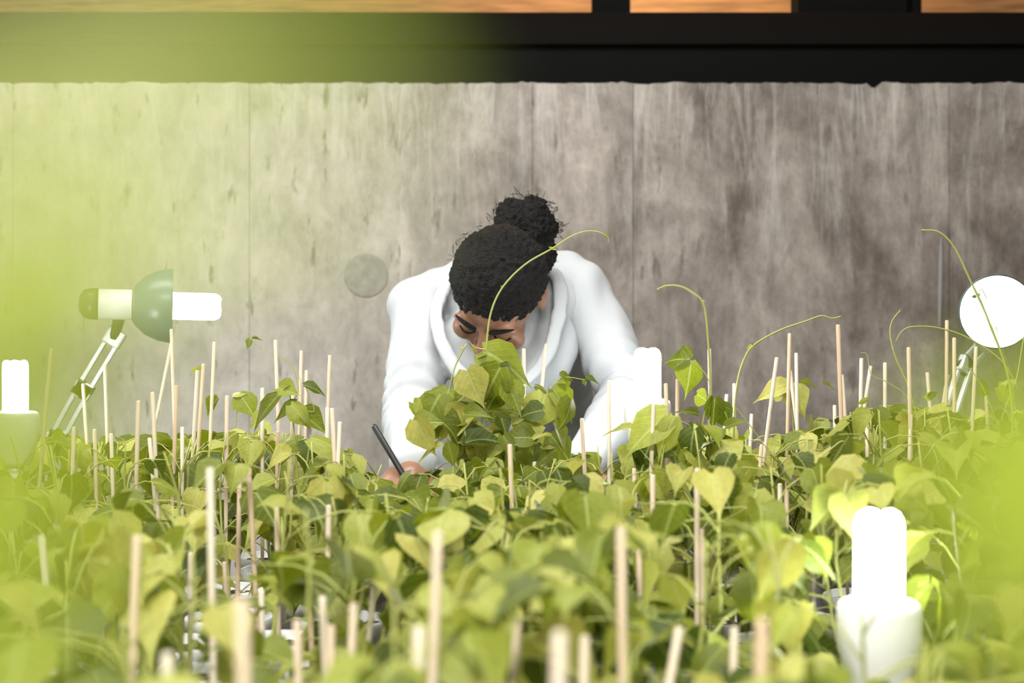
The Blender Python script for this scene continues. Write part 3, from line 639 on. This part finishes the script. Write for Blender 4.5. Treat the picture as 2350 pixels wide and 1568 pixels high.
def grow(t, x, y, top_z, n_tri, size, reach):
    """main stem, petioles and three part leaves"""
    bm = bmesh.new(); lean = Vector((random.uniform(-0.03, 0.03), random.uniform(-0.03, 0.03), 0))
    b = Vector((x, y, SOIL - 0.004)); tp = Vector((x, y, top_z - 0.02)) + lean
    st = curve_pts([b, b.lerp(tp, 0.35) + Vector((random.uniform(-0.012, 0.012), random.uniform(-0.012, 0.012), 0)), b.lerp(tp, 0.7) + Vector((random.uniform(-0.012, 0.012), random.uniform(-0.012, 0.012), 0)), tp], 9)
    tube(bm, st, [0.0022, 0.0022, 0.002, 0.0019, 0.0018, 0.0016, 0.0015, 0.0013, 0.001], 5)
    az = random.uniform(0, 6.28); cnt = 0
    for k in range(n_tri):
        u = 0.16 + 0.84 * ((k + 0.5) / n_tri) ** 0.75; p = st[min(8, int(u * 8))]
        az += 2.4 + random.uniform(-0.4, 0.4); r = reach * random.uniform(0.6, 1.15) * (1.15 - 0.45 * u); o_ = Vector((math.cos(az), math.sin(az), 0))
        e = p + o_ * r + Vector((0, 0, random.uniform(0.01, 0.05))); made = 0
        sz = size * random.uniform(0.75, 1.2) * (1.1 - 0.35 * max(0, u - 0.7))
        for q, da in ((0, 0.0), (1, 1.25), (2, -1.25)):
            a2 = az + da + random.uniform(-0.25, 0.25); dr = random.uniform(-1.1, 0.05); L_ = sz * (1.0 if q == 0 else 0.88)
            d = Vector((math.cos(a2) * math.cos(dr), math.sin(a2) * math.cos(dr), math.sin(dr)))
            pb = e + (o_ * 0.018 if q == 0 else d * 0.004); pt = pb + d * L_
            nrm = Vector((random.uniform(-0.45, 0.45), random.uniform(-0.75, 0.15), 1))
            if not leaf_ok(pb, pt, pb.lerp(pt, 0.5) + Vector((0.02, 0, 0)), pb.lerp(pt, 0.5) - Vector((0.02, 0, 0))): continue
            add_leaf(t, pb, pt, nrm, random.choice(LEAVES), random.uniform(0.85, 1.15)); made += 1; cnt += 1
        if made:
            mid = p.lerp(e, 0.5) + Vector((0, 0, 0.012)); tube(bm, curve_pts([p, mid, e, e + o_ * 0.018], 5), [0.0011, 0.001, 0.0009, 0.0008, 0.0006], 4)
    s = obj('stem', bm, M_stem, t); return cnt
POTS.sort(key=lambda p: -p[1])
HERO = {}
def claim(px, d, why):
    """the pot nearest to a spot seen in the photograph"""
    x = (px - 1175) / F * d; p = min((p for p in POTS if id(p) not in HERO), key=lambda p: (p[0] - x) ** 2 + (p[1] - d) ** 2); HERO[id(p)] = why; return p
h_center = claim(1150, 2.06, 'c'); h_left = claim(690, 2.1, 'l'); h_pale = claim(1600, 2.0, 'p'); h_dark = claim(1850, 2.3, 'd'); h_v1 = claim(1690, 2.1, 'v'); h_v2 = claim(2120, 2.15, 'w'); h_v3 = claim(2300, 2.15, 'x'); h_v4 = claim(560, 2.35, 'y')
HL = {id(h_center): 'tallest bean plant of all, right before the person\'s face, one long vine arching up', id(h_left): 'bean plant with raised drooping leaf cluster between desk lamp and person',
      id(h_pale): 'bean plant with one pale backlit leaf touching the middle bulb lamp', id(h_dark): 'bean plant with broad dark green leaf standing out against the concrete wall',
      id(h_v1): 'bean plant sending one bent vine up right of the middle bulb lamp', id(h_v2): 'bean plant with looping bare vines just left of the round glowing lamp',
      id(h_v3): 'bean plant with twisted leafy vine under the round glowing lamp', id(h_v4): 'bean plant with dark raised leaves and thin sprig under desk lamp bulb'}
PL = {}; zones = {}
for p in POTS:
    if id(p) not in HERO: zones.setdefault(zone(p[0], p[1]), []).append(p)
NAMED = {}
for (row, lm), lst in zones.items():
    lst.sort(key=lambda p: p[0] / p[1])
    for i, p in enumerate(lst):
        NAMED[id(p)] = ('%s bean plant from the left in the %s rows %s' % (ORD[i], row, lm) if len(lst) > 1 else 'only bean plant in the %s rows %s' % (row, lm), 'bean plants in white pots')
for p in POTS:
    x, y, ss = p; pxx = 1175 + x / y * F
    if id(p) in HERO: t = new_plant(x, y, HL[id(p)], None, 1)
    else: t = new_plant(x, y, NAMED[id(p)][0], NAMED[id(p)][1], 1)
    PL[id(p)] = t
    ztop = CZ - (line(pxx) - 784) / F * y if y > 1.75 else 1.07 + random.uniform(-0.05, 0.02) - (0.03 if y < 1.0 else 0)
    ztop = min(ztop, 1.12)
    grow(t, x, y, ztop + 0.015, 12, random.uniform(0.047, 0.062) if y > 1.0 else random.uniform(0.042, 0.052), 0.078)

# hero leaves: (base px, tip px, depth, tip depth offset, roll toward camera, width)
def hl(pot, lst, stem_to=None):
    t = PL[id(pot)]; bm = bmesh.new(); hub = None
    for (bx, by, tx, ty, d, dz, ny, wk) in lst:
        b, e = P(bx, by, d), P(tx, ty, d + dz)
        add_leaf(t, b, e, Vector((0.1 * math.sin(bx), -ny, 1 - ny * 0.6)), random.choice(LEAVES[:4]), wk)
    for pts, r in (stem_to or []):
        q = curve_pts([P(*c) for c in pts], max(12, len(pts) * 5)); tube(bm, q, [lerp(r, r * 0.55, i / (len(q) - 1)) for i in range(len(q))], 6)
    if stem_to: obj('vine', bm, M_stem, t)
D = 2.06
hl(h_center, [(1110,805,1250,872,D,-.02,.8,1.0),(1118,812,1082,812,D,.03,.2,1.0),(1150,850,1225,905,D-.02,.02,.75,1.1),(1060,880,1030,905,D,.0,.3,1.0),(1090,872,1125,866,D,.02,.5,1.0),(1095,880,1030,935,D-.01,-.03,.7,1.1),(1010,905,942,1000,D-.02,-.02,.6,1.1),(1030,895,1000,990,D,-.03,.8,1.0),(1110,930,1060,955,D-.02,.0,.6,1.1),(1165,880,1200,960,D-.03,-.02,.9,0.9),(1250,905,1225,1000,D-.02,-.02,.9,1.2),(1200,960,1160,975,D,-.0,.5,1.0),(1270,895,1325,975,D,-.01,.8,0.9),(1230,885,1285,900,D,.0,.4,.9),(1285,860,1320,872,D,0,.5,1),(1292,868,1305,902,D,-.01,.9,1),(1340,872,1348,890,D,0,.8,.8),(1345,870,1385,880,D,0,.6,.6),(1085,960,990,965,D-.03,-.02,.7,.9),(1090,975,1095,1050,D-.05,-.02,.9,.85),(1080,955,985,1010,D-.04,.02,.8,1.0),(1010,1025,945,1062,D-.06,.02,.3,.6),(1030,1020,1045,1085,D-.06,0,.9,.8),(1150,1005,1110,1065,D-.05,-.02,.9,.8),(1155,1000,1185,1060,D-.06,-.02,.9,.7),(1195,1000,1245,1050,D-.04,.01,.8,.9),(1150,960,1165,1005,D-.03,-.02,.8,1),(1130,950,1170,990,D,-.01,.7,1),(1240,930,1180,940,D,.02,.5,.9),(1062,798,1052,795,D,0,.6,1),(1080,800,1098,803,D,0,.5,1)],
   [([(1110,1250,D),(1108,1000,D),(1112,890,D),(1116,800,D),(1126,720,D),(1153,660,D),(1205,607,D),(1268,570,D),(1310,543,D),(1345,531,D),(1375,533,D),(1394,543,D)], .0016),
    ([(1394,543,D),(1397,550,D),(1396,557,D)], .0012), ([(1116,803,D),(1090,797,D),(1075,783,D)], .0012),
    ([(1070,790,D),(1045,840,D),(1030,900,D),(1020,975,D)], .0013), ([(1190,1030,D),(1240,930,D),(1285,870,D),(1345,872,D)], .001), ([(1010,905,D),(1060,940,D),(1108,1000,D)], .0012), ([(1250,905,D),(1200,930,D),(1112,960,D)], .0012)])
t = PL[id(h_center)]
for k in range(44):
    a = random.uniform(0, 6.28); r = math.sqrt(random.random()); x_, y_ = 1140 + 195 * r * math.cos(a), 985 + 95 * r * math.sin(a)
    L_ = random.uniform(60, 115); a = random.uniform(-0.4, 3.5); d_ = D + random.uniform(-0.07, 0.06)
    add_leaf(t, P(x_ - L_ / 2 * math.cos(a), y_ - L_ / 2 * math.sin(a), d_), P(x_ + L_ / 2 * math.cos(a), y_ + L_ / 2 * math.sin(a), d_ - random.uniform(0, 0.03)), Vector((random.uniform(-.5, .5), -random.uniform(.3, 1), random.uniform(.2, .9))), random.choice(LEAVES[:5]), random.uniform(.8, 1.1))
for a, b in (((1268, 572), (1258, 565)), ((1268, 572), (1280, 572)), ((1153, 660), (1148, 655)), ((1392, 543), (1394, 534))):
    add_leaf(t, P(*a, D), P(*b, D - .002), Vector((0, -.7, .5)), FRESH[0], 0.8)
D = 2.1
hl(h_left, [(665,885,632,900,D,0,.4,.9),(640,890,690,905,D,-.02,.8,1.15),(698,885,760,895,D,0,.4,.6),(635,912,556,990,D-.02,-.02,.6,.55),(680,925,622,970,D,-.02,.6,.5),(668,930,730,985,D-.02,-.01,.8,.8),(690,950,770,1000,D,0,.6,.9),(715,1005,850,1040,D-.05,-.02,.5,.6),(610,955,560,985,D+.1,0,.6,.8),(690,1010,600,1030,D,0,.6,.8)],
   [([(690,1250,D),(680,1050,D),(668,925,D),(662,885,D)], .0014), ([(668,925,D),(685,895,D),(672,845,D),(650,818,D)], .0009), ([(668,925,D),(720,945,D),(700,885,D)], .001)])
D = 2.02
hl(h_pale, [(1582,825,1500,818,D,.03,.9,1.0),(1585,830,1580,912,D,-.03,.95,.9),(1452,985,1370,976,D+.02,0,.3,.9),(1530,955,1405,1045,D-.03,-.03,.7,.8),(1545,960,1490,1060,D-.05,-.02,.6,.7),(1600,905,1640,925,D+.05,0,.9,1.4),(1640,915,1635,1000,D,0,.9,.8),(1665,980,1720,960,D,-.02,.6,.8),(1655,930,1700,1000,D+.03,0,.8,.9),(1600,950,1540,930,D,0,.5,.8)],
   [([(1610,1250,D),(1610,1000,D),(1628,880,D),(1585,828,D)], .0013), ([(1625,1000,D),(1630,900,D),(1625,780,D),(1615,700,D),(1590,672,D),(1560,657,D),(1530,656,D),(1508,664,D)], .0019), ([(1540,960,D),(1580,975,D),(1610,1010,D)], .001)])
add_leaf(PL[id(h_pale)], P(1612, 692, D), P(1620, 690, D), Vector((0, -.7, .5)), FRESH[0], 0.8)
D = 2.3
hl(h_dark, [(1810,885,1722,918,D,-.02,.5,.7),(1815,890,1860,960,D,-.03,.7,.9),(1840,880,1885,885,D,0,.4,.9),(1890,880,1925,895,D,0,.4,.5)], [([(1830,1200,D),(1822,1000,D),(1812,885,D)], .0013)])
D = 2.1
hl(h_v1, [(1728,792,1706,798,D,0,.6,.8),(1732,790,1722,784,D,0,.6,.9),(1780,920,1800,905,D,0,.6,.7)],
   [([(1680,1200,D),(1684,980,D),(1692,880,D),(1710,820,D),(1733,790,D),(1790,758,D),(1850,737,D),(1885,725,D),(1910,731,D),(1930,726,D)], .0017), ([(1684,930,D),(1720,975,D),(1760,1030,D)], .001)])
D = 2.15
hl(h_v2, [(2140,910,2115,905,D,0,.7,1.2),(2132,912,2158,892,D,0,.7,.6),(1990,915,1960,925,D,0,.7,.6)],
   [([(2120,1200,D),(2110,1000,D),(2085,890,D),(2055,820,D),(2043,770,D),(2047,738,D),(2066,712,D)], .0015),
    ([(2110,1100,D),(2090,930,D),(2040,880,D),(2000,860,D),(1990,815,D),(1975,810,D)], .0009),
    ([(2340,900,D+.1),(2300,830,D+.1),(2220,775,D+.1),(2150,752,D+.1),(2095,750,D+.1),(2070,760,D+.1),(2055,785,D+.1)], .0014)])
D = 2.15
hl(h_v3, [(2240,680,2228,678,D,0,.7,1),(2242,678,2252,672,D,0,.7,1),(2330,875,2290,870,D,0,.5,.7),(2320,880,2305,905,D,0,.8,.7),(2250,885,2290,905,D+.1,0,.9,1.2),(2290,890,2345,950,D+.1,0,.8,1.0),(2300,930,2260,920,D,0,.5,.6),(2280,960,2350,985,D,0,.6,.8)],
   [([(2290,1200,D),(2290,1000,D),(2262,905,D),(2228,850,D),(2205,841,D)], .001),
    ([(2270,1200,D),(2295,980,D),(2330,880,D),(2345,800,D),(2350,770,D)], .0015),
    ([(2320,1150,D-.1),(2320,900,D-.1),(2270,740,D-.1),(2225,640,D-.1),(2190,568,D-.1),(2155,533,D-.1),(2115,528,D-.1)], .0020),
    ([(2242,679,D),(2260,676,D),(2320,860,D)], .0006)])
D = 2.35
hl(h_v4, [(550,905,590,955,D,-.03,.7,1.0),(535,905,575,890,D,0,.4,.8),(500,915,465,960,D,0,.7,.8),(575,780,560,805,D,0,.8,.9),(580,778,608,778,D,0,.4,.5),(455,850,430,860,D,0,.5,.5),(455,848,470,840,D,0,.7,1)],
   [([(545,1200,D),(540,1000,D),(548,910,D)], .0012), ([(690,1000,D),(690,880,D),(660,830,D),(600,800,D),(575,780,D)], .0006), ([(440,1100,D),(465,930,D),(455,850,D)], .0008)])

# --- two bean plants climbing right beside the lens: their leaves blur into the green veil
def near_plant(x, y, label, lst, hub, vines=()):
    t = new_plant(x, y, label, None, 1, 'climbing_bean_plant'); bm = bmesh.new()
    root = Vector((x, y, SOIL)); top = Vector(hub)
    tube(bm, curve_pts([root, root.lerp(top, 0.4) + Vector((0.01, 0, 0)), top], 12), 0.0018, 6)
    for (bx, by, tx, ty, d, dz, nrm, wk) in lst:
        b, e = P(bx, by, d), P(tx, ty, d + dz)
        add_leaf(t, b, e, Vector(nrm), FRESH[1 if wk > 1 else 0], wk)
        tube(bm, curve_pts([top.lerp(root, 0.1), top.lerp(b, 0.5) + Vector((0, 0, 0.005)), b], 8), 0.0006, 5)
    for pts, r in vines:
        b2 = bmesh.new(); tube(b2, curve_pts([P(*c) for c in pts], 14), [r] * 12 + [r * .8, r * .5], 8); obj('vine', b2, M_vine, t)
    obj('stem', bm, M_stem, t)
near_plant(-0.17, 0.14, 'bean plant close to the lens, a huge green blur over the left side',
           [(-90, 545, 450, 1000, .064, .004, (0.3, -1, .6), 1.05), (-330, 1000, 330, 1660, .070, .0, (0.1, -1, .7), 0.9), (580, 60, 1085, 150, .072, .004, (0, -.35, 1), 0.30), (260, 160, 420, 900, .055, .0, (0.5, -1, .3), 0.22)], (-0.062, 0.10, 1.20),
          [([(-700, 620, .06), (100, 450, .047), (480, 380, .045), (800, 330, .045)], 0.0017)])
near_plant(0.17, 0.14, 'bean plant close to the lens, a green blur in the bottom right corner',
           [(2530, 1010, 2050, 1640, .080, .0, (-0.2, -1, .7), 1.1), (2640, 820, 2260, 1250, .070, .0, (-0.2, -1, .7), 0.35)], (0.075, 0.12, 1.17))
